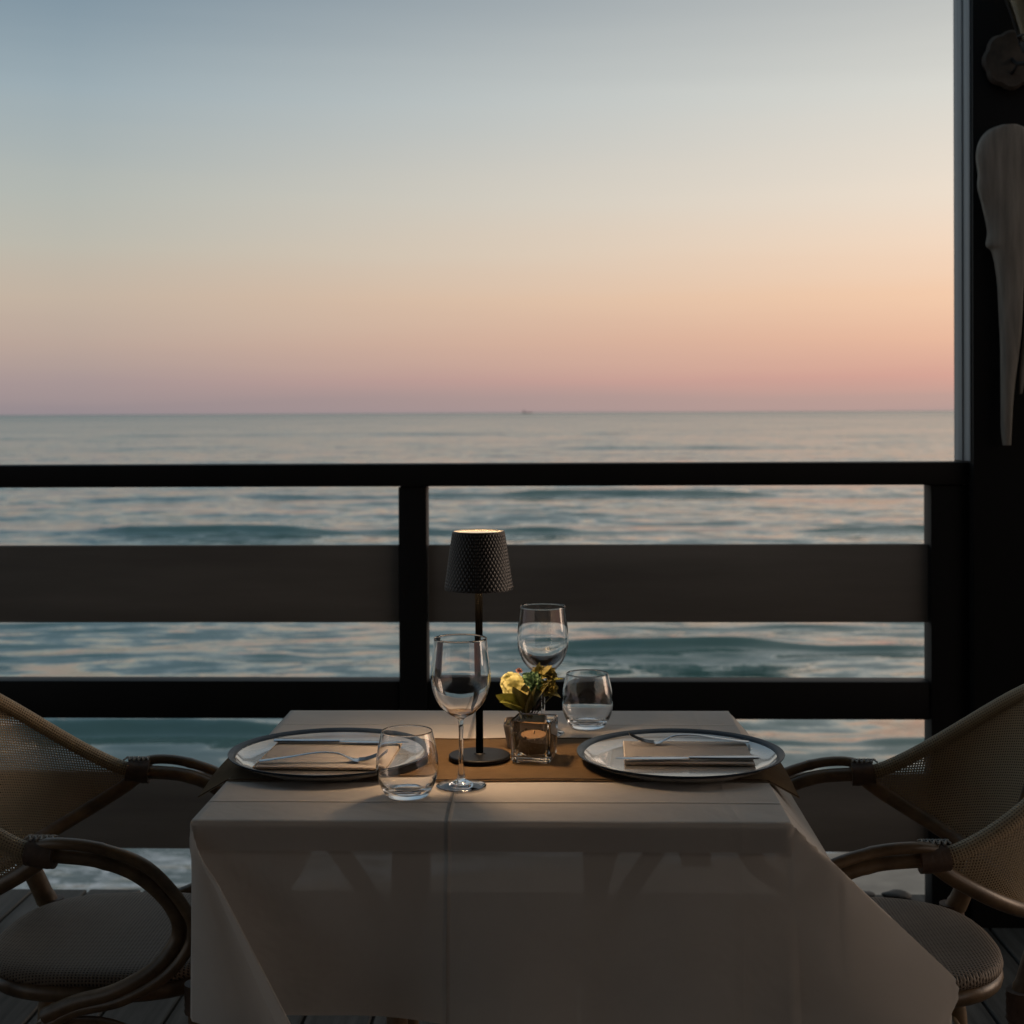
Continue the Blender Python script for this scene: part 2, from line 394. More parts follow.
# ------------------------------------------------------------------ sea, beach, deck
def sea():
    ys = [5.6]
    while ys[-1] < 16000:
        y = ys[-1]; ys.append(y + (max(.045, .0042*y) if y < 1200 else y*.05))
    ys = np.array(ys); nx = 380
    s = np.linspace(-1, 1, nx); s = np.sign(s)*(.42*np.abs(s)+.58*np.abs(s)**3)
    Y, Sx = np.meshgrid(ys, s, indexing='ij'); X = Sx*(Y*1.7+12)
    dx = np.gradient(X, axis=1); dy = np.gradient(Y, axis=0)
    Z = np.zeros_like(X)
    for k in range(90):
        lam = .45*(1.055**k)*1.0
        if lam > 60: break
        a = rng.uniform(-.6, .6)*(.9 if lam < 4 else .45); kk = 2*PI/lam
        amp = .0042*lam if lam < 6 else .023*(6/lam)**.3
        fade = np.clip(lam/(2.5*np.maximum(dx, dy))-1, 0, 1)
        ph = kk*(X*math.sin(a)+Y*math.cos(a))+rng.uniform(0, 6.28)
        wv = np.sin(ph); wv = wv+.22*np.cos(2*ph)
        Z += amp*.42*wv*fade
    # rolling swells that come in to the shore, steep on the shore side
    for (y0, h, wd, sx, ph) in [(10.3, .10, .15, .55, 2.0), (14.4, .075, .14, .45, .4), (16.6, .03, .22, .5, 3.9), (22, .035, .35, .4, 5.2), (31.5, .13, .40, .25, 2.2), (37, .04, .5, .3, 1.2), (45, .16, .6, .16, .7), (66, .08, .8, .11, 3.1), (105, .10, 1.2, .07, .4), (180, .14, 2, .04, 1.4)]:
        line = y0+.7*wd*np.sin(X*sx*1.7+ph)+1.6*wd*np.sin(X*sx*.6+ph*2.3)+.25*wd*np.sin(X*sx*7+ph)
        am = h*(.25+.8*np.clip(.5+.9*np.sin(X*sx*1.3+ph*1.7)+.5*np.sin(X*sx*3.1+ph)+.25*np.sin(X*sx*8.3+ph), 0, 1.4))
        q = (Y-line)/wd
        Z += am*np.where(q < 0, np.exp(-(q*1.9)**2), np.exp(-(q*.75)**2))
    Z *= np.clip((Y-6.4)/3.0, .05, 1)
    Z -= 1.5
    nY = len(ys)
    vs = np.stack([X, Y, Z], -1).reshape(-1, 3)
    idx = np.arange(nY*nx).reshape(nY, nx)
    f = np.stack([idx[:-1, :-1], idx[:-1, 1:], idx[1:, 1:], idx[1:, :-1]], -1).reshape(-1, 4)
    me = bpy.data.meshes.new('sea'); me.from_pydata(vs.tolist(), [], f.tolist()); me.materials.append(M['sea'])
    me.polygons.foreach_set('use_smooth', [True]*len(me.polygons))
    o = bpy.data.objects.new('sea', me); COL.objects.link(o); o['kind'] = 'structure'
sea()
bm = bmesh.new()
def bf(u, v):
    x = -40+80*u; y = -12+22*v
    z = -.95 if y < 1.5 else -.95-(y-1.5)*.11
    z += .028*max(-6, min(6, x))+.03*noise.noise((x*.7, y*.9, 0))+.012*noise.noise((x*3, y*3, 4))
    return (x, y, z)
grid(bm, 260, 110, bf)
o = finish('beach', bm, M['sand']); o['kind'] = 'structure'

bm = bmesh.new(); x = -4.6
while x < 4.6:
    y0 = -6.0; cut = [-6.0, -2.4+random.uniform(-.8, .8), 1.615]
    dz = random.uniform(-.0015, .0015)
    for a, b in zip(cut, cut[1:]):
        box(bm, x, x+.141, a+.002, b-.001, -.03+dz, dz, .003, 1)
    x += .148
for yy in (-5, -3, -1, .6, 1.5): box(bm, -4.6, 4.6, yy, yy+.07, -.2, -.032)
for xx in (-4, -1.5, 1.2, 4): 
    for yy in (-5, -1, 1.51): box(bm, xx, xx+.1, yy, yy+.055, -1.3, -.201)
o = finish('deck', bm, M['deck'], smooth=False); o['kind'] = 'structure'

# stones lying on the deck edge
stones = [(.935, 1.51, .030), (.985, 1.57, .034), (.90, 1.58, .026), (1.00, 1.485, .024), (.83, 1.57, .032), (.875, 1.52, .018)]
sl_ = ['small flat stone on deck edge, leftmost of the stones', 'dark rounded stone on deck edge, nearest the sea', 'pale grey stone on deck edge behind right seat', 'dark stone on deck edge beside the black pillar post', 'broad grey stone near the cloth edge on the deck edge', 'smallest pebble on deck edge seen under right armrest']
for (x, y, r), lb in zip(stones, [sl_[2], sl_[1], sl_[4], sl_[3], sl_[0], sl_[5]]):
    bm = bmesh.new(); bmesh.ops.create_icosphere(bm, subdivisions=3, radius=1)
    for v in bm.verts:
        k = 1+.28*noise.noise(v.co*1.1+Vector((x*9, y*7, 0)))
        v.co = Vector((v.co.x*r*1.15*k, v.co.y*r*.8*k, v.co.z*r*.38*k))
    zmin = min(v.co.z for v in bm.verts)
    tag(finish('stone', bm, M['stone'], loc=(x, y, -zmin-.001)), lb, 'stone', 'stones on the deck edge')

# ------------------------------------------------------------------ ship on the horizon
sh = thing('ship', 'tiny dark cargo ship far away on the sea horizon', 'ship', (-117, 5200, -1.5))
bm = bmesh.new(); V = []
for x, hw, zt in ((-19, 2.2, 3.2), (-12, 3.2, 2.8), (8, 3.2, 2.8), (15, 2, 3.3), (19, .2, 4.2)):
    V.append([bm.verts.new(p) for p in ((x*.96, -hw*.7, -1), (x, -hw, zt), (x, hw, zt), (x*.96, hw*.7, -1))])
for a, b in zip(V, V[1:]):
    for k in range(4): bm.faces.new((a[k], a[(k+1) % 4], b[(k+1) % 4], b[k]))
bm.faces.new(V[0]); bm.faces.new(V[-1])
finish('hull', bm, M['hull'], sh, smooth=False)
bm = bmesh.new(); box(bm, -16, -9, -2.4, 2.4, 2.9, 7.2); box(bm, -15, -10, -2, 2, 7.3, 9); box(bm, -14, -12, -.6, .6, 9.1, 11)
finish('wheelhouse', bm, M['super'], sh, smooth=False)
bm = bmesh.new(); box(bm, 5, 5.5, -.25, .25, 2.9, 8)
finish('mast', bm, M['hull'], sh, smooth=False)

# ------------------------------------------------------------------ railing
YR = 1.395
rl = thing('railing', 'black wooden balcony railing with two wide umber boards facing the sea', 'railing', (0, YR, 0))
def rpart(name, x0, x1, y0, y1, z0, z1, mat, bev=.003):
    bm = bmesh.new(); box(bm, x0, x1, y0, y1, z0, z1, bev); return finish(name, bm, mat, rl, angle=30)
rpart('handrail', -3.5, 1.1285, -.004, .086, 1.112, 1.169, M['black_paint'])
posts = [(1.034, 1.1275), (-.318, -.246), (-1.68, -1.608), (-3.04, -2.97)]
for a, b in posts: rpart('post', a, b, 0, .075, .0, 1.11, M['black_paint'])
edges = [(-3.5, -3.042), (-2.968, -1.682), (-1.606, -.320), (-.244, 1.032)]
for a, b in edges:
    rpart('board', a, b, .022, .048, .760, .959, M['board'])
    rpart('board', a, b, .022, .048, .172, .371, M['board'])
    rpart('lower_rail', a, b, .006, .07, .5145, .611, M['black_paint'])

# ------------------------------------------------------------------ veranda structure (pillar; unseen cover and back wall added for shade)
vr = thing('veranda', 'black timber pillar of the seaside veranda with an unseen cover added for shade, at the right edge of the photo', 'building', (1.5, 1.4, 0))
def vpart(name, b, mat, bev=.004):
    bm = bmesh.new(); x0, x1, y0, y1, z0, z1 = b; box(bm, x0-1.5, x1-1.5, y0-1.4, y1-1.4, z0, z1, bev)
    return finish(name, bm, mat, vr, angle=30)
vpart('pillar', (1.1305, 1.95, 1.36, 1.54, 0, 2.9), M['black_paint'])
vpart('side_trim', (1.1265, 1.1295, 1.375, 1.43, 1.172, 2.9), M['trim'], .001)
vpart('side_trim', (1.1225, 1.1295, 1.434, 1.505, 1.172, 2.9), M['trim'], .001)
vpart('shade_roof', (-5, 5, -6.2, .15, 2.905, 3.05), M['ceiling'])  # out of view, built as shade caster; front edge set back for skylight
vpart('header_beam', (-5, 5, 1.39, 1.53, 2.905, 3.05), M['black_paint'])
for xx in (-3.3, -1.1, 1.2, 3.2): vpart('rafter', (xx, xx+.07, .153, 1.387, 2.93, 3.03), M['black_paint'])
vpart('unseen_back_wall', (-5, 5, -6.2, -6.05, .003, 2.9), M['wall'])  # out of view, added to close off and bounce light from behind

# driftwood hung on the pillar
def slab(name, outline, th, mat, y, seedv, label):
    """outline: (z, xleft, xright) rows; a rounded, warped plank"""
    zs = [o_[0] for o_ in outline]; z0 = min(zs)
    cx = sum((a+b)/2 for _, a, b in outline)/len(outline)
    rows = catmull([(a, z, b) for z, a, b in outline], 6)
    bm = bmesh.new(); rings = []
    for p in rows:
        a, z, b = p; seg = 20; ring = []
        for k in range(seg):
            an = 2*PI*k/seg; hw = (b-a)/2
            xx = (a+b)/2+hw*math.copysign(abs(math.cos(an))**.7, math.cos(an)); yy = -th*math.copysign(abs(math.sin(an))**.8, math.sin(an))*min(1, hw/.03+.25)
            q = Vector((xx, yy, z)); nn = noise.noise(Vector((xx*14, z*5, seedv)))
            ring.append(bm.verts.new((xx-cx+.005*nn, yy+.006*noise.noise(Vector((xx*22, z*4, seedv+3))), z-z0)))
        rings.append(ring)
    for a, b in zip(rings, rings[1:]):
        for k in range(seg): bm.faces.new((a[k], a[(k+1) % seg], b[(k+1) % seg], b[k]))
    bm.faces.new(rings[0]); bm.faces.new(rings[-1])
    o = finish(name, bm, mat, loc=(cx, y, z0)); tag(o, label, 'driftwood'); return o
slab('driftwood', [(2.005, 1.185, 1.235), (1.995, 1.160, 1.262), (1.97, 1.140, 1.283), (1.93, 1.131, 1.292), (1.885, 1.135, 1.290), (1.85, 1.134, 1.284), (1.80, 1.148, 1.276), (1.745, 1.160, 1.266), (1.71, 1.157, 1.262), (1.69, 1.172, 1.258), (1.62, 1.183, 1.250), (1.52, 1.186, 1.243), (1.42, 1.190, 1.232), (1.32, 1.192, 1.221), (1.25, 1.193, 1.216), (1.213, 1.197, 1.214)], .022, M['driftwood'], 1.334, 1.0,
     'pale paddle-shaped driftwood hanging on the black pillar, wide at top')
slab('driftwood', [(1.93, 1.296, 1.33), (1.8, 1.293, 1.35), (1.65, 1.268, 1.335), (1.55, 1.256, 1.29), (1.47, 1.247, 1.27), (1.38, 1.240, 1.254), (1.34, 1.239, 1.245)], .014, M['driftwood'], 1.343, 5.0,
     'thin splintered driftwood strip beside the paddle-shaped piece, at the photo edge')

# wall lantern
wl = thing('wall_lantern', 'unlit glass lantern on a scalloped plaque high on the black pillar', 'lantern', (1.222, 1.358, 2.17))
bm = bmesh.new(); n_ = 72; rr = []
for yy, sc in ((0, .97), (-.012, 1), (-.02, .9)):
    rr.append([bm.verts.new(((.066+.006*abs(math.cos(4*2*PI*k/n_)))*sc*math.cos(2*PI*k/n_), yy, (.068+.007*abs(math.cos(4*2*PI*k/n_)))*sc*math.sin(2*PI*k/n_))) for k in range(n_)])
for a, b in zip(rr, rr[1:]):
    for k in range(n_): bm.faces.new((a[k], a[(k+1) % n_], b[(k+1) % n_], b[k]))
bm.faces.new(rr[0]); bm.faces.new(rr[-1]); finish('plaque', bm, M['plaque'], wl)
bm = bmesh.new(); gx, gy = .02, -.10
lathe(bm, smooth_prof([(.018, .022), (.024, .035), (.04, .09), (.062, .16), (.072, .22), (.062, .27), (.040, .30)], 4)+smooth_prof([(.038, .298), (.060, .268), (.0695, .22), (.0595, .16), (.0375, .09), (.0215, .036), (.0155, .024)], 4), 40, True, (gx, gy, 0))
finish('glass_funnel', bm, M['old_glass'], wl)
bm = bmesh.new()
lathe(bm, [(0, -.012), (.012, -.01), (.02, .0), (.024, .012), (.026, .02), (0, .021)], 32, False, (gx, gy, 0))
for k in range(4):
    a = PI/4*1.3+k*PI/2; P = [(gx+r*math.cos(a), gy+r*math.sin(a), z) for r, z in ((.026, .015), (.029, .035), (.045, .09), (.067, .16), (.077, .22), (.066, .275), (.04, .31))]
    tube(bm, P, .0028, 6, 5)
for r, z in ((.030, .036), (.068, .16)): tube(bm, [(gx+r*math.cos(q*PI/12), gy+r*math.sin(q*PI/12), z) for q in range(25)], .0025, 6, 1, False, False)
finish('iron_cage', bm, M['iron'], wl)
bm = bmesh.new(); tube(bm, [(0, -.018, 0), (.004, -.05, -.018), (.014, -.085, -.022), (gx, gy, -.008)], .0055, 8, 6); tube(bm, [(0, -.019, -.035), (.0, -.035, -.03), (.004, -.05, -.018)], .004, 8, 5)
finish('bracket', bm, M['iron'], wl)
bm = bmesh.new(); lathe(bm, [(0, .022), (.014, .022), (.014, .10), (0, .102)], 20, False, (gx, gy, 0)); finish('candle', bm, simple('ivory candle', (.5, .42, .3), .6), wl)

# ------------------------------------------------------------------ table
tb = thing('dining_table', 'small dark table hidden under the pale tablecloth, on curved cane legs', 'table', (0, 0, 0))
bm = bmesh.new(); box(bm, -.398, .398, -.369, .347, .712, .748, .004); finish('tabletop', bm, M['tabletop'], tb)
M['shade_band'] = simple('dark table edging', (.012, .010, .009), .6)  # dark strips added so the cloth over the slab edge looks shaded
bm = bmesh.new(); box(bm, -.4, .4, -.3715, -.3692, .7125, .7475); box(bm, -.4, .4, .3472, .3495, .7125, .7475); box(bm, -.4005, -.3982, -.369, .347, .7125, .7475); box(bm, .3982, .4005, -.369, .347, .7125, .7475)
finish('shade_band', bm, M['shade_band'], tb, smooth=False)
for sx in (-1, 1):
    for sy in (-1, 1):
        bm = bmesh.new()
        tube(bm, [(sx*.145, sy*.10, .70), (sx*.150, sy*.11, .5), (sx*.165, sy*.13, .25), (sx*.215, sy*.19, .08), (sx*.27, sy*.24, .004)], .0165, 12, 8)
        finish('leg', bm, M['bamboo'], tb)
        bm = bmesh.new()
        tube(bm, [(sx*.155, sy*.128, .46), (sx*.17, sy*.145, .53), (sx*.205, sy*.17, .61), (sx*.262, sy*.20, .705)], .014, 10, 8)
        finish('brace', bm, M['bamboo'], tb)
bm = bmesh.new(); box(bm, -.16, .16, -.018, .018, .24, .27, .004)
finish('stretcher', bm, M['bamboo'], tb)
for sx in (-1, 1):
    bm = bmesh.new(); box(bm, sx*.28-.02, sx*.28+.02, -.33, .33, .680, .7115, .003); finish('bearer', bm, M['tabletop'], tb)

# ------------------------------------------------------------------ tablecloth
HX, HY, DR = .402, .362, .262
YT = -.011
def corner_dir(sx, sy, phi):
    """direction in which cloth hangs from a table corner; phi 0 at the front/back drop, 90 at the side drop"""
    h, dn = {(-1, -1): ((.95, -.66), 1.30), (1, -1): ((1.0, -.05), .92), (-1, 1): ((.15, .9), 1.6), (1, 1): ((.75, .6), 1.2)}[(sx, sy)]
    fr = Vector((0, sy*.10, -1)).normalized()
    sd = Vector((sx*(.42 if sx > 0 else -.17), 0, -1)).normalized()
    cr = Vector((h[0], h[1], -dn)).normalized()
    t = (phi-45)/45
    wgt = max(0, 1.06-math.sqrt(t*t+.05))/ .86
    wgt = min(1, wgt)
    base = fr if t < 0 else sd
    th = wgt
    return (base*(1-th)+cr*th).normalized()
def cloth_point(u, v):
    z = .7525
    a = max(0, abs(u)-HX); b = max(0, abs(v)-HY)
    sx = 1 if u >= 0 else -1; sy = 1 if v >= 0 else -1
    edge = .040
    if a == 0 and b == 0:
        # rounded shoulder of the fabric at the table edge
        wv = .0006*noise.noise(Vector((u*6, v*9, 1)))
        return Vector((u, v, z+wv))
    if a == 0 or b == 0:
        if b > 0:
            s = b; p0 = Vector((u, sy*HY, z)); dirv = Vector((0, sy*.10, -1)).normalized()
            tt = u/HX; cornerness = min(1, max(0, (1-abs(tt))/.35))
            rip = cornerness*(.010*math.sin(u*9+.6)+.006*math.sin(u*23+1.3))+.007*math.sin(u*5+.5)+.005*math.sin(u*13+2)
            nrm = Vector((0, sy, 0))
        else:
            s = a; p0 = Vector((sx*HX, v, z)); sl = -.17
            if sx > 0:   # the right-hand drop rests on the chair arms: out first, then straight down
                o1 = min(s, .105); k = min(1, s/.012)
                return p0+Vector((o1*.66*k, 0, -o1*.75))+Vector((.02*(s-o1), 0, -(s-o1)))
            dirv = Vector((sx*sl, 0, -1)).normalized()
            tt = v/HY; cornerness = min(1, max(0, (1-abs(tt))/.35))
            rip = .25*cornerness*(.010*math.sin(v*11+1)+.005*math.sin(v*27)); nrm = Vector((sx, 0, 0))
        if s < edge:
            return p0+Vector((0, 0, -s))+nrm*.0015*min(1, s/.004)
        q = s-edge
        base = p0+Vector((0, 0, -edge))+nrm*.0015
        off = -.0045*min(1, q/.004)*1.0
        fall = min(1, q/.10)
        return base+nrm*off+dirv*q+nrm*rip*fall*(q/.2+.15)
    r = math.hypot(a, b); phi = math.degrees(math.atan2(a, b))
    p0 = Vector((sx*HX, sy*HY, z))
    dv = corner_dir(sx, sy, phi)
    # straight down along the slab edge first at both sides of the corner, the flap free in between
    mid = 1-abs(phi-45)/45
    e = edge*(1-min(1, mid*2.2))
    if (sx, sy) == (1, -1): r *= 1+.45*mid**.9
    if sx > 0 and phi > 45:
        # side half of the right corner folds back over the chair arm
        k = (phi-45)/45; k = k*k*(3-2*k)
        o1 = min(r, .105); side = p0+Vector((o1*.66*min(1, r/.012), 0, -o1*.75))+Vector((.02*(r-o1), 0, -(r-o1)))
        cr = corner_dir(sx, sy, 45); fl = p0+cr*min(r, .285)+Vector((0, 0, -1))*max(0, r-.285) if sy < 0 else p0+cr*r
        p = fl.lerp(side, k)
        if sy < 0: p += Vector((-.01, .05, 0))*math.sin(PI*k)*min(1, r/.15)
        return p
    if r < e: p = p0+Vector((0, 0, -r))
    else: p = p0+Vector((0, 0, -e))+dv*(r-e)
    # past the bend the fold lets go and hangs
    bend = .285 if (sx, sy) == (1, -1) else .30
    if r > bend:
        q = r-bend; base = p0+Vector((0, 0, -e))+dv*(bend-e)
        k = min(1, q/.05); dd = (dv*(1-k)+Vector((0, 0, -1))*k).normalized()
        p = base+dd*q
    if (sx, sy) == (-1, -1):
        p += Vector((-.012, -.002, 0))*math.sin(min(1, r/.09)*PI/1.3)*(1-abs(phi-50)/50)+Vector((.5, -.86, 0))*.016*math.sin(phi/90*PI*4+.4)*min(1, r/.25)*math.sin(PI*min(1, phi/90))
    fr = 1-mid
    return p
def axis_samples(h, d, n1, n2):
    fl = list(np.linspace(-h, h, n1)); ed = [.0015, .004, .012, .022, .032, .0375, .040, .0415, .0435, .048]
    ds = ed+list(np.linspace(.055, d, n2))
    return [-h-x for x in reversed(ds)]+fl+[h+x for x in ds]
us = axis_samples(HX, DR, 90, 34); vs = axis_samples(HY, DR, 80, 34)
bm = bmesh.new(); ul = bm.loops.layers.uv.verify()
V = [[bm.verts.new(cloth_point(u, v)+Vector((0, YT, 0))) for v in vs] for u in us]
for i in range(len(us)-1):
    for j in range(len(vs)-1):
        f = bm.faces.new((V[i][j], V[i+1][j], V[i+1][j+1], V[i][j+1]))
        for lp, (a, b) in zip(f.loops, ((i, j), (i+1, j), (i+1, j+1), (i, j+1))): lp[ul].uv = (us[a], vs[b])
o = finish('tablecloth', bm, M['cloth'], angle=75); tag(o, 'pale cream tablecloth with ironed creases draped over the small table', 'tablecloth')

# ------------------------------------------------------------------ runner
def run_pt(u, v):
    x = -.447+.894*u; y = -.165+.285*v
    y += .003*math.sin(x*7)+.0015*math.sin(x*23)
    ov = max(0, abs(x)-.400)
    z = .7545-ov*.5+.0011*noise.noise(Vector((x*8, y*10, 3)))+(.008*math.sin(v*PI)*ov/.05)
    if ov > 0: z += .010*(v-.5)*ov/.047*(1 if x < 0 else .4)
    return Vector((x, y, max(z, .7538) if ov == 0 else z))
bm = bmesh.new(); grid(bm, 130, 44, lambda a, b: run_pt(a, b))
r_ = bmesh.ops.solidify(bm, geom=bm.faces[:], thickness=.0012)
rn = finish('table_runner', bm, M['runner']); tag(rn, 'ochre brown cloth runner lying across the tablecloth under both plates', 'table runner')
bm = bmesh.new()
for vv in (.022, .978):
    tube(bm, [run_pt(k/60, vv)+Vector((0, 0, .0008)) for k in range(61)], .0009, 6, 1, False)
finish('hem', bm, M['seam'], rn)
ZR = .7562  # top of the runner
ZC = .7540  # top of the cloth

# ------------------------------------------------------------------ plates, napkins, cutlery
def plate(loc, label, rz=0):
    p = thing('charger_plate', label, 'plate', loc, rz, 'charger plates'); p.scale = (.975, .975, .975)
    bm = bmesh.new()
    lathe(bm, [(0, .003), (.122, .003), (.141, .0038), (.1525, .0115), (.1525, .0098), (.141, .0012), (.115, 0), (0, 0)], 96, False)
    finish('well', bm, M['plate_well'], p, angle=60)
    bm = bmesh.new()
    prof = [(.1526, .0116), (.1545, .0132), (.157, .0147), (.161, .0160), (.1640, .0168), (.1648, .0160), (.1630, .0140), (.157, .0116), (.1545, .0106), (.1526, .0096)]
    lathe(bm, smooth_prof(prof, 3), 120, True); finish('rim', bm, M['plate_rim'], p, angle=60)
    return p
PL = (-.263, -.046, ZR); PRt = (.281, -.046, ZR)
plate(PL, 'round charger plate with slate blue rim, left place setting behind the tumbler')
plate(PRt, 'round charger plate with slate blue rim, right place setting by the flowers', 1.1)
def napkin(c, w, d, rz, label, sk=0):
    n = thing('napkin', label, 'napkin', (c[0], c[1], ZR+.0042), rz, 'folded napkins')
    bm = bmesh.new()
    for k in range(3):
        e = .0018*k
        def f(u, v, k=k):
            x = (u-.5)*(w-.0015*k); y = (v-.5)*(d-.002*k)
            x += sk*y
            return Vector((x, y, .0004+.00145*k+.0007*noise.noise(Vector((x*15, y*15, k*3)))+.0006))
        V = grid(bm, 26, 26, f)
    bmesh.ops.solidify(bm, geom=bm.faces[:], thickness=.0011)
    # folded sides join the layers
    for sgn in (-1,):
        P = []
        def g(u, v):
            y = (u-.5)*(d-.004); a = -PI/2+PI*v
            return Vector((sk*y+sgn*((w/2)-.001+.002*math.cos(a)), y, .0026+.0021*math.sin(a)))
        grid(bm, 20, 8, g)
    finish('folded_cloth', bm, M['napkin'], n)
    return n
napkin((-.268, -.034), .200, .186, R(-1.5), 'peach folded napkin on the left plate under fork and knife', .012)
napkin((.295, -.018), .198, .150, R(-1), 'peach folded napkin on the right plate under fork and knife', .01)
ZN = ZR+.0042+.0058
def fork(loc, rz, label):
    """lies on its back, tines up: points from handle end (-x) to tine tips (+x)"""
    f = thing('fork', label, 'fork', loc, rz, 'forks')
    def loft(bm, rows):
        rings = []
        for x, z, hw, th in rows:
            rings.append([bm.verts.new((x, hw*math.cos(2*PI*k/10), z+th*math.sin(2*PI*k/10))) for k in range(10)])
        for a, b in zip(rings, rings[1:]):
            for k in range(10): bm.faces.new((a[k], a[(k+1) % 10], b[(k+1) % 10], b[k]))
        bm.faces.new(rings[0]); bm.faces.new(rings[-1])
    def hz(x): return .002+.011*math.exp(-((x-.0)/.045)**2)-0*x
    bm = bmesh.new()
    pts = catmull([(-.098, .0022, .006), (-.085, .0035, .0075), (-.05, .008, .0058), (-.01, .0135, .0036), (.02, .0125, .0028), (.036, .0065, .0042), (.046, .0026, .0100), (.055, .0018, .0125)], 5)
    loft(bm, [(p.x, p.y, p.z, .0013) for p in pts]); finish('handle', bm, M['steel'], f)
    bm = bmesh.new()
    for k in range(4):
        y = (k-1.5)*.0063
        tube(bm, [(.054, y*.97, .0020), (.066, y, .0035), (.080, y, .0085), (.094, y*.95, .0155)], (.0016, .0008), 8, 5)
    finish('tines', bm, M['steel'], f)
    return f
def knife(loc, rz, label):
    k_ = thing('knife', label, 'knife', loc, rz, 'table knives')
    bm = bmesh.new(); rows = [(-.108, .006), (-.104, .0085), (-.06, .0078), (-.02, .0062), (0, .0052)]
    def loft(rows, th):
        rings = []
        for x, hw in rows: rings.append([bm.verts.new((x, hw*math.cos(2*PI*q/12), .0026+th*math.sin(2*PI*q/12))) for q in range(12)])
        for a, b in zip(rings, rings[1:]):
            for q in range(12): bm.faces.new((a[q], a[(q+1) % 12], b[(q+1) % 12], b[q]))
        bm.faces.new(rings[0]); bm.faces.new(rings[-1])
    loft(rows, .0024); finish('handle', bm, M['steel'], k_)
    bm = bmesh.new(); loft([(.0005, .005), (.01, .0075), (.04, .0088), (.08, .0085), (.10, .006), (.112, .0015)], .0009); finish('blade', bm, M['steel'], k_)
    return k_
fork((-.268, -.096, ZN), R(3), 'silver fork on the left napkin, tines toward the tumbler')
knife((-.262, .030, ZN), R(-3), 'silver knife on the left napkin, on its sea-facing side')
fork((.300, .032, ZN), R(180+2), 'silver fork on the right napkin, tines toward the flowers')
knife((.292, -.076, ZN), R(180+2), 'silver knife on the right napkin, on its near side')

# ------------------------------------------------------------------ glasses
def wine_glass(loc, label):
    g = thing('wine_glass', label, 'wine glass', loc, 0, 'stemmed wine glasses')
    bm = bmesh.new()
    out = smooth_prof([(.0045, .0975), (.0085, .1010), (.0200, .1075), (.0330, .1215), (.0410, .1400), (.0438, .1580), (.0430, .1750), (.0408, .1950), (.0385, .2165)], 6)
    inn = smooth_prof([(.0374, .2165), (.0397, .1950), (.0419, .1750), (.0427, .1580), (.0398, .1410), (.0317, .1232), (.0190, .1098), (.0085, .1055)], 6)+[(0, .1045)]
    lathe(bm, [(0, .0968)]+out+[(.03795, .2172)]+inn, 96, False); finish('bowl', bm, M['glass'], g, angle=80)
    bm = bmesh.new()
    lathe(bm, [(0, .0967)]+smooth_prof([(.0045, .0965), (.0036, .085), (.0032, .06), (.0036, .03), (.0058, .013), (.0075, .0095)], 5)+[(0, .0093)], 48, False); finish('stem', bm, M['glass'], g, angle=80)
    bm = bmesh.new()
    lathe(bm, [(0, .0090)]+smooth_prof([(.0080, .0088), (.0150, .0055), (.026, .0028), (.0355, .0016)], 5)+[(.0366, .0009), (.0362, .0003), (.030, .0003), (0, .0006)], 96, False); finish('foot', bm, M['glass'], g, angle=80)
    return g
w1 = wine_glass((-.050, -.192, ZC+.0002), 'empty stemmed wine glass in front of the black lamp, nearest the camera')
copy_thing(w1, (.066, .158, ZC+.0002), 1, 'empty stemmed wine glass behind the flowers, farther from the camera')
def tumbler(loc, label):
    bm = bmesh.new()
    out = smooth_prof([(.0285, .0012), (.0315, .004), (.0375, .014), (.0425, .028), (.0443, .044), (.0430, .062), (.0395, .080), (.0362, .0935)], 6)
    inn = smooth_prof([(.0349, .0935), (.0382, .080), (.0417, .062), (.0429, .044), (.0408, .029), (.0340, .0160), (.0230, .0105)], 6)+[(0, .0092)]
    lathe(bm, [(0, .0018), (.022, .0012), (.0262, .0002)]+out+[(.03555, .0942)]+inn, 96, False)
    o = finish('tumbler', bm, M['glass'], angle=80, loc=loc); tag(o, label, 'tumbler', 'stemless tumblers'); return o
t1 = tumbler((-.123, -.250, ZC+.0002), 'rounded stemless tumbler in front of the left plate')
t2 = t1.copy(); COL.objects.link(t2); t2.location = (.142, .205, ZC+.0002); t2['label'] = 'rounded stemless tumbler at the far table edge behind the right plate'

# ------------------------------------------------------------------ table lamp
lp = thing('table_lamp', 'black cordless table lamp with dimpled tapered shade, lit warm', 'lamp', (-.032, -.030, ZR))
bm = bmesh.new(); lathe(bm, [(0, 0), (.046, 0), (.0485, .0012), (.0485, .0052), (.047, .0065), (.010, .0072), (.0075, .009), (0, .009)], 96, False); finish('base', bm, M['lamp_black'], lp, angle=30)
bm = bmesh.new(); lathe(bm, [(0, .0085), (.0058, .0085), (.0058, .340), (0, .340)], 32, False); finish('pole', bm, M['pole_black'], lp, angle=30)
bm = bmesh.new()
Z0, Z1, RB, RT = .266, .358, .0535, .0402
na, nr = 46, 9
cols = na*10; rows_ = nr*10
def shade_pt(u, v):
    a = 2*PI*u; z = Z0+(Z1-Z0)*v; r = RB+(RT-RB)*v
    hgt = (abs(math.sin(PI*(u*na+v*nr)))*abs(math.sin(PI*(u*na-v*nr))))**.6
    hgt *= min(1, v/.03, (1-v)/.03)
    if v <= .001 or v >= .999: hgt = 0
    return Vector((math.cos(a)*(r+.0012*hgt), math.sin(a)*(r+.0012*hgt), z))
grid(bm, cols, rows_+1, shade_pt, closeu=True)
lathe(bm, [(RB, Z0), (RB-.0015, Z0-.0004), (RB-.0022, Z0+.0004)], 96, False)
lathe(bm, [(RT-.0016, Z1-.0002), (RT, Z1)], 96, False)
M['shade'] = simple('embossed black shade', (.016, .015, .0145), .36, .1, 40, spec=.5)
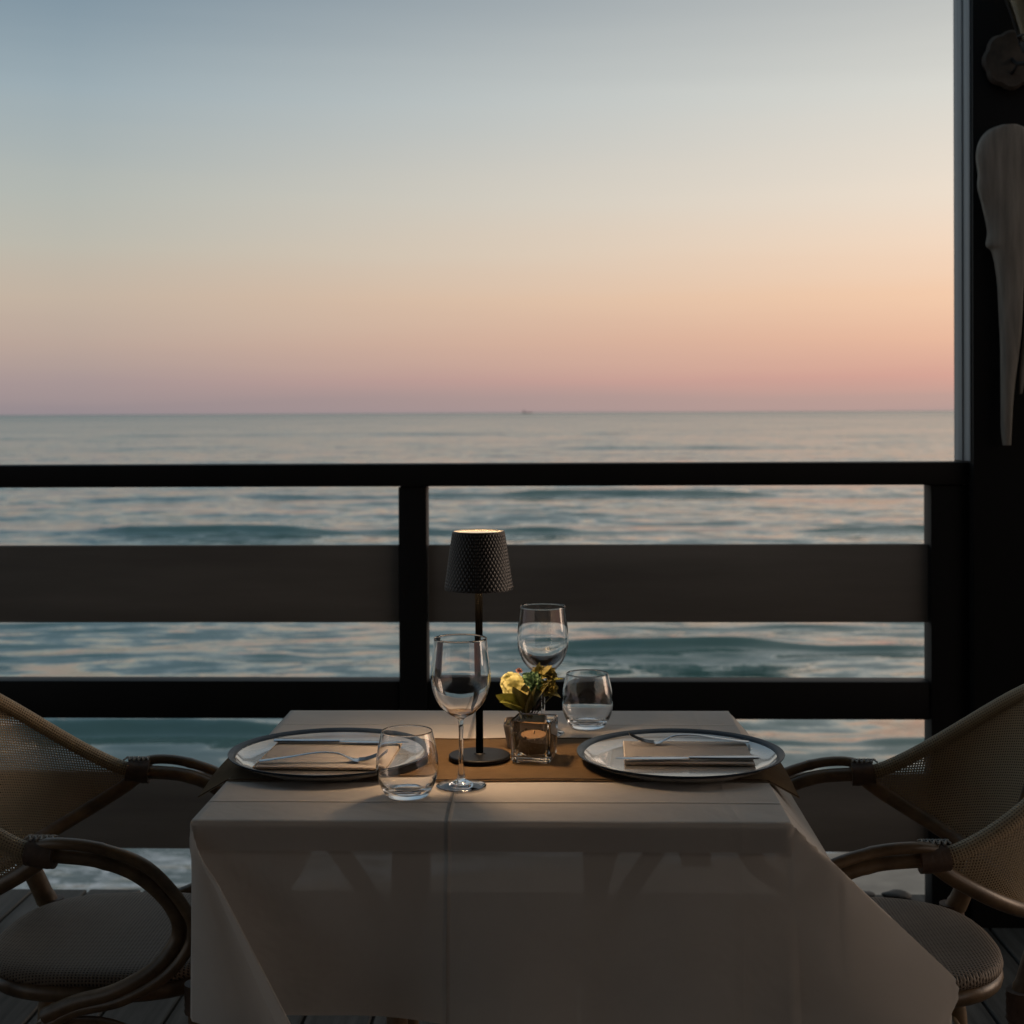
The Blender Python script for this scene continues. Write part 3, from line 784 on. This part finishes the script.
finish('shade', bm, M['shade'], lp, angle=60)
bm = bmesh.new(); lathe(bm, [(RB-.0023, Z0+.0005), (RT-.0026, Z1-.009)], 96, False); lathe(bm, [(RT-.0026, Z1-.0088), (RT-.0018, Z1-.0004)], 96, False); finish('shade_lining', bm, M['brass_in'], lp, angle=60)
bm = bmesh.new(); lathe(bm, [(0, Z1-.0035), (RT-.003, Z1-.0035), (RT-.003, Z1-.0055), (0, Z1-.0055)], 96, False); finish('top_diffuser', bm, M['led_top'], lp, angle=30)
bm = bmesh.new(); lathe(bm, [(.0075, Z0+.048), (.032, Z0+.048), (.032, Z0+.044), (.0075, Z0+.044)], 96, False); finish('bulb', bm, M['led'], lp, angle=30)

# ------------------------------------------------------------------ candle in a square glass
def rsq(h, r, n=6):
    P = []
    for cx, cy, a0 in ((1, 1, 0), (-1, 1, 90), (-1, -1, 180), (1, -1, 270)):
        for k in range(n+1):
            a = R(a0+90*k/n); P.append((cx*(h-r)+r*math.cos(a), cy*(h-r)+r*math.sin(a)))
    return P
def loft_sq(bm, rows, close_ends=True):
    rings = [[bm.verts.new((x, y, z)) for x, y in rsq(h, r)] for h, r, z in rows]
    n = len(rings[0])
    for a, b in zip(rings, rings[1:]):
        for k in range(n): bm.faces.new((a[k], a[(k+1) % n], b[(k+1) % n], b[k]))
    if close_ends: bm.faces.new(rings[0][::-1]); bm.faces.new(rings[-1])
CX, CY = .054, -.034
bm = bmesh.new()
loft_sq(bm, [(.0300, .004, .0003), (.0318, .005, .0016), (.0325, .005, .006), (.0345, .005, .064), (.0343, .005, .0668), (.0332, .0045, .0680), (.0308, .004, .0668), (.0300, .004, .063), (.0280, .004, .0115), (.0270, .004, .0100)])
ch = finish('candle_holder', bm, M['thick_glass'], angle=50, loc=(CX, CY, ZR+.0002)); ch.rotation_euler = (0, 0, R(-11)); ch.scale = (.95, .95, .95)
tag(ch, 'square thick glass candle holder on the runner beside the lamp', 'candle holder')
cd = thing('candle', 'amber candle wrapped in dark bark inside the square glass', 'candle', (CX, CY, ZR+.0112), R(-11)); cd.scale = (.95, .95, .95)
bm = bmesh.new(); lathe(bm, [(0, 0), (.0225, 0), (.0235, .001), (.0235, .0235), (.0232, .0245), (0, .0245)], 48, False, rf=lambda a, z: 1+.02*math.sin(5*a)); finish('wax_body', bm, M['bark'], cd)
bm = bmesh.new(); lathe(bm, [(0, .0247), (.0215, .0247), (.0220, .0262), (.0195, .0278), (.006, .0265), (0, .0265)], 48, False, rf=lambda a, z: 1+.04*math.sin(5*a)+.02*math.sin(11*a)); finish('wax_top', bm, M['wax'], cd)
bm = bmesh.new()
lathe(bm, [(.0237, .0005), (.0243, .0005), (.0243, .0225), (.0237, .0225)], 48, True)
for k in range(420):
    a = random.uniform(0, 2*PI); z = random.uniform(0.000, .0225); l = random.uniform(.003, .008); r = .0242+random.uniform(0, .0014)
    m = Matrix.Translation((r*math.cos(a), r*math.sin(a), z+l/2)) @ Matrix.Rotation(a, 4, 'Z') @ Matrix.Rotation(random.uniform(-.5, .5), 4, 'X')
    box(bm, -.0006, .0009, -random.uniform(.0012, .003), random.uniform(.0012, .003), -l/2, l/2, 0, 1, m)
finish('bark_wrap', bm, M['bark'], cd, smooth=False)
bm = bmesh.new(); tube(bm, [(0, 0, .0262), (.0006, 0, .029), (.0016, .0005, .032)], .0008, 6, 4); finish('wick', bm, M['wick'], cd)

# ------------------------------------------------------------------ flower arrangement
FX, FY = .038, .062
fa = thing('flower_arrangement', 'small artificial bouquet of cream roses and succulent in a taupe pot', 'flowers', (FX, FY, ZR))
bm = bmesh.new()
loft_sq(bm, [(.026, .008, 0), (.0285, .009, .001), (.0335, .011, .028), (.0350, .012, .036), (.0348, .012, .0385), (.0340, .011, .039), (.0320, .010, .0385), (.0315, .010, .034), (.028, .009, .032)])
finish('pot', bm, M['pot'], fa, angle=50)
bm = bmesh.new(); loft_sq(bm, [(.0278, .009, .028), (.0312, .010, .0335), (.0280, .009, .0355)]); finish('moss', bm, simple('dried moss', (.06, .05, .02), .9, .5, 200, .8, 500), fa)
def petal(bm, mtx, L, W, curl, cup, n=7, point=0.0):
    def f(u, v):
        x = (u-.5)*2; w = W*(math.sin(min(1, v*1.0+.08)**.7*PI*.86)**.6 if point == 0 else math.sin(v**.75*PI)**.8*(1-point*v)+.02)
        ang = curl*v*v; y = L*v
        z = cup*x*x*W*(1-.4*v)
        # bend outward along length
        yy = L*(math.sin(ang)/(ang+1e-6))*v if ang > 1e-3 else y
        zz = L*((1-math.cos(ang))/(ang+1e-6))*v if ang > 1e-3 else 0
        return mtx @ Vector((x*w, zz-z, yy))
    grid(bm, n, n+1, f)
def bloom(name, c, tilt, rad, layers, mat, point=0, open_=1.0):
    """concentric petals; local z is the bloom axis"""
    bm = bmesh.new()
    base = Matrix.Translation(c) @ Matrix.Rotation(tilt[0], 4, 'X') @ Matrix.Rotation(tilt[1], 4, 'Y')
    for li in range(layers):
        t = li/(layers-1); nP = 3+int(5*t) if not point else 4+int(4*t)
        for k in range(nP):
            a = 2*PI*(k+(.5 if li % 2 else 0)+random.uniform(-.12, .12))/nP+li*.7
            lean = (R(4)+R(66)*t**1.1)*open_
            r0 = rad*.10*t
            m = base @ Matrix.Rotation(a, 4, 'Z') @ Matrix.Translation((0, r0, -rad*.25*t)) @ Matrix.Rotation(-lean, 4, 'X')
            L = rad*(.70+.38*t)*random.uniform(.93, 1.06); W = rad*(.30+.26*t)
            petal(bm, m, L, W, R(35)*t+.25, .75*(1-.55*t) if not point else .5, 6, point)
    return finish(name, bm, mat, fa, angle=80)
bloom('rose', (-.016, -.006, .094), (R(70), R(-8)), .0190, 9, M['rose'])
bloom('rose', (-.026, .014, .101), (R(50), R(-25)), .0170, 8, M['rose'])
bloom('succulent', (.012, -.002, .103), (R(55), R(8)), .021, 6, M['succ'], .35)
bloom('blossom', (.038, .006, .116), (R(35), R(22)), .017, 4, M['ygreen'], .5)
bloom('blossom', (.040, -.004, .094), (R(70), R(20)), .016, 4, M['ygreen'], .5)
bloom('blossom', (.024, .014, .118), (R(10), R(5)), .015, 4, M['ygreen'], .6)
bloom('bud', (-.010, .006, .121), (R(30), R(5)), .006, 3, M['pink'], .2)
def leaf(c0, dirv, L, W, mat, droop=.3, twist=0):
    bm = bmesh.new(); d_ = Vector(dirv).normalized(); sdv = d_.cross(Vector((0, 0, 1))).normalized(); sdv = Matrix.Rotation(twist, 3, d_) @ sdv; nv = sdv.cross(d_)
    def f(u, v):
        x = (u-.5)*2; w = W*math.sin(PI*v**.8)**.85+.0004
        return Vector(c0)+d_*L*v+sdv*x*w+nv*(abs(x)*w*.35-droop*L*v*v)
    grid(bm, 5, 12, f); return finish('leaf', bm, mat, fa, angle=80)
leaf((-.006, -.012, .058), (-.70, -.25, .72), .056, .016, M['leaf'], .30, .9)
leaf((-.006, -.014, .060), (-.45, -.45, .50), .046, .012, M['leaf'], .3, -.3)
leaf((0, -.012, .050), (-.30, -.35, 1), .060, .014, M['dleaf'], .1, .2)
leaf((0, -.012, .050), (.02, -.40, 1), .062, .013, M['dleaf'], .05, -.2)
leaf((.004, -.010, .050), (.25, -.30, 1), .060, .012, M['dleaf'], .05, .5)
leaf((.004, -.006, .052), (.55, -.1, 1), .066, .011, M['dleaf'], .1, .6)
leaf((.03, 0, .10), (.9, -.2, .45), .034, .007, M['leaf'], .2, .2)
leaf((.028, 0, .115), (.7, -.2, .9), .022, .005, M['ygreen'], .2, .9)
leaf((.020, .01, .112), (.1, -.2, 1), .024, .005, M['ygreen'], .1, .3)
leaf((.032, -.004, .088), (.9, -.3, -.1), .028, .007, M['dleaf'], .2, .2)
leaf((-.004, -.018, .098), (.3, -.8, -.2), .022, .008, M['ygreen'], .2, .2)
for k in range(16):
    a = random.uniform(0, 2*PI); e = Vector((random.uniform(-.03, .045), random.uniform(-.012, .012), random.uniform(.07, .105)))
    bm = bmesh.new(); s0 = Vector((random.uniform(-.008, .010), random.uniform(-.010, .006), .040)); mid = s0.lerp(e, .5)+Vector((random.uniform(-.005, .005), -.004, .0))
    tube(bm, [s0, mid, e], (.0011, .0007), 6, 5); finish('stem', bm, M['twig'] if k % 3 == 0 else M['stem'], fa)

# ------------------------------------------------------------------ rattan armchairs
def armchair(loc, rz, label):
    """local +x is the front; y is the width"""
    c = thing('rattan_armchair', label, 'armchair', loc, rz, 'rattan armchairs at the table')
    # --- back rim curve (upper) and bottom curve of the shell, both U-shaped in plan
    def top(t):   # t 0..1 from left arm junction round to the right
        a = PI*t; s = math.sin(a)
        return Vector((-.045-.300*s**.85, .245*math.copysign(abs(math.cos(a))**.80, math.cos(a)), .652+.206*s**1.25))
    def bot(t):
        a = PI*t; s = math.sin(a)
        return Vector((-.048-.205*s**.8, .243*math.copysign(abs(math.cos(a))**.85, math.cos(a))*(1-.12*s), .648-.120*s**.7))
    def shell(u, v, off=0):
        a, b = top(u), bot(u); p = b.lerp(a, v)
        bul = math.sin(PI*v)*math.sin(PI*u)
        out = Vector((p.x+.05, p.y, 0)); out = out.normalized() if out.length > 0 else out
        return p+out*(.020*bul+off)
    N = 64
    lens = [0]
    for i in range(N): lens.append(lens[-1]+(shell((i+1)/N, .5)-shell(i/N, .5)).length)
    def uvf(u, v):
        i = min(N, int(u*N+.5)); return (lens[i], (v-.5)*max(.02, (top(u)-bot(u)).length))
    bm = bmesh.new(); grid(bm, N+1, 15, lambda u, v: shell(u, v), uv=uvf)
    finish('back_mesh', bm, M['mesh_back'], c)
    bm = bmesh.new(); ul = bm.loops.layers.uv.verify()
    tube(bm, [top(i/40) for i in range(41)], .0125, 14, 2, uvl=ul, caps=True); finish('back_rim', bm, M['mesh_rim'], c)
    bm = bmesh.new(); ul = bm.loops.layers.uv.verify()
    tube(bm, [bot(i/40) for i in range(41)], .0125, 12, 2, uvl=ul); finish('lower_rim', bm, M['bamboo'], c)
    for s in (-1, 1):
        sg = 1 if s > 0 else -1; y = s
        # twin-cane arm: one visual loop each of two canes
        for off, rr_ in ((0, .0122), (1, .0088)):
            dx = .023*off; dz = .021*off; dy = .012*off
            bm = bmesh.new()
            P = [(-.065, y*.243, .652+dz*.6), (-.02, y*(.246+dy), .652+dz), (.04, y*(.247+dy), .645+dz), (.095+dx*.6, y*(.244+dy), .622+dz*.8), (.138+dx, y*(.237+dy), .578), (.148+dx, y*(.226+dy), .530), (.118+dx*.8, y*(.232+dy*.6), .484-dz*.3), (.055+dx*.5, y*(.232+dy*.4), .446-dz*.5), (-.01, y*(.220), .424-dz*.6), (-.06, y*.212, .400-dz*.8)]
            pts = tube(bm, P, rr_, 12, 8, nodes=[.11, .31, .52]); finish('arm_cane', bm, M['bamboo'], c)
        # leather wrap and lacing where rim meets arm
        bm = bmesh.new()
        tube(bm, [(-.070, y*.243, .657), (-.052, y*.245, .654), (-.030, y*.246, .653)], .0225, 16, 6, rfun=lambda t: .0208+.0003*math.sin(t*2*PI*7)); wr = finish('arm_binding', bm, M['binding'], c)
        bm = bmesh.new()
        for k in range(5):
            x0 = -.074+k*.0085
            tube(bm, [(x0, y*.243-s*.009, .6770), (x0+.005, y*.244, .6795), (x0+.010, y*.245+s*.009, .6765)], .0017, 6, 4)
            tube(bm, [(x0, y*.243+s*.009, .6770), (x0+.005, y*.244, .6800), (x0+.010, y*.245-s*.009, .6765)], .0017, 6, 4)
        finish('lacing', bm, M['lacing'], wr)
        # rear leg and upright
        bm = bmesh.new()
        tube(bm, [(-.236, y*.165, .535), (-.205, y*.182, .455), (-.190, y*.190, .40), (-.205, y*.198, .22), (-.245, y*.212, .003)], .0168, 12, 8, nodes=[.1, .3, .45]); finish('rear_leg', bm, M['bamboo'], c)
        bm = bmesh.new()
        tube(bm, [(-.245, y*.13, .515), (-.292, y*.105, .64), (-.330, y*.09, .79), (-.335, y*.085, .855)], .0125, 10, 6, flat=.6); finish('back_upright', bm, M['bamboo'], c)
        bm = bmesh.new()
        tube(bm, [(.165, y*.185, .44), (.172, y*.195, .22), (.185, y*.210, .003)], .0168, 12, 8, nodes=[.14, .3]); finish('front_leg', bm, M['bamboo'], c)
        # wraps at leg joints
        for px_, py_, z0_ in ((-.192, .190, .42), (.166, .187, .42)):
            bm = bmesh.new(); tube(bm, [(px_, y*py_, z0_-.022), (px_, y*py_, z0_), (px_, y*py_, z0_+.022)], .0225, 14, 5, rfun=lambda t: .0212+.0009*math.sin(t*2*PI*4)); finish('leg_binding', bm, M['binding'], c)
        # arch braces between the legs of each side
        bm = bmesh.new(); tube(bm, [(-.20, y*.196, .22), (-.17, y*.198, .31), (-.08, y*.2, .372), (-.01, y*.2, .385), (.06, y*.2, .372), (.15, y*.198, .31), (.172, y*.196, .22)], .0105, 10, 8); finish('arch_brace', bm, M['bamboo'], c)
    for x_ in (-.19, .166):
        bm = bmesh.new(); tube(bm, [(x_, -.19, .24), (x_, 0, .24), (x_, .19, .24)], .0095, 10, 4); finish('stretcher', bm, M['bamboo'], c)
    # seat: superelliptic padded weave over a cane ring
    def sq(a, k=1.0): 
        cx, sx_ = math.cos(a), math.sin(a)
        return (-.006+.202*k*math.copysign(abs(cx)**.72, cx), .192*k*math.copysign(abs(sx_)**.78, sx_))
    bm = bmesh.new(); tube(bm, [(*sq(2*PI*i/48, .93), .422) for i in range(49)], .0150, 12, 1, False); finish('seat_ring', bm, M['bamboo'], c)
    bm = bmesh.new(); ul = bm.loops.layers.uv.verify()
    prof = [(0, .462), (.3, .461), (.6, .460), (.8, .4595), (.9, .458), (.96, .455), (.99, .450), (1.0, .442), (.99, .436), (.95, .433), (.6, .434), (0, .434)]
    rings = []
    for k, z in prof:
        rings.append([bm.verts.new((*sq(2*PI*i/72, max(k, .002)), z)) for i in range(72)])
    for a, b in zip(rings, rings[1:]):
        for i in range(72):
            f = bm.faces.new((a[i], a[(i+1) % 72], b[(i+1) % 72], b[i]))
            for l_ in f.loops: l_[ul].uv = (l_.vert.co.x, l_.vert.co.y+(l_.vert.co.z if l_.vert.co.z < .459 else .459))
    finish('seat', bm, M['mesh_seat'], c, angle=60)
    return c
ac = armchair((-.618, .045, 0), 0, 'rattan armchair with tan mesh back facing right, left of the table')
copy_thing(ac, (.582, .045, 0), PI, 'rattan armchair with tan mesh back facing left, beside the pillar')

# ------------------------------------------------------------------ render settings
S.view_settings.view_transform = 'Standard'; S.view_settings.look = 'None'; S.view_settings.exposure = 0; S.view_settings.gamma = 1
S.render.engine = 'CYCLES'
c_ = S.cycles; c_.use_denoising = True
try: c_.denoiser = 'OPENIMAGEDENOISE'
except Exception: pass
c_.max_bounces = 14; c_.transmission_bounces = 12; c_.transparent_max_bounces = 16; c_.diffuse_bounces = 4; c_.glossy_bounces = 5
c_.sample_clamp_indirect = 4; c_.caustics_refractive = True; c_.caustics_reflective = False; c_.blur_glossy = .3
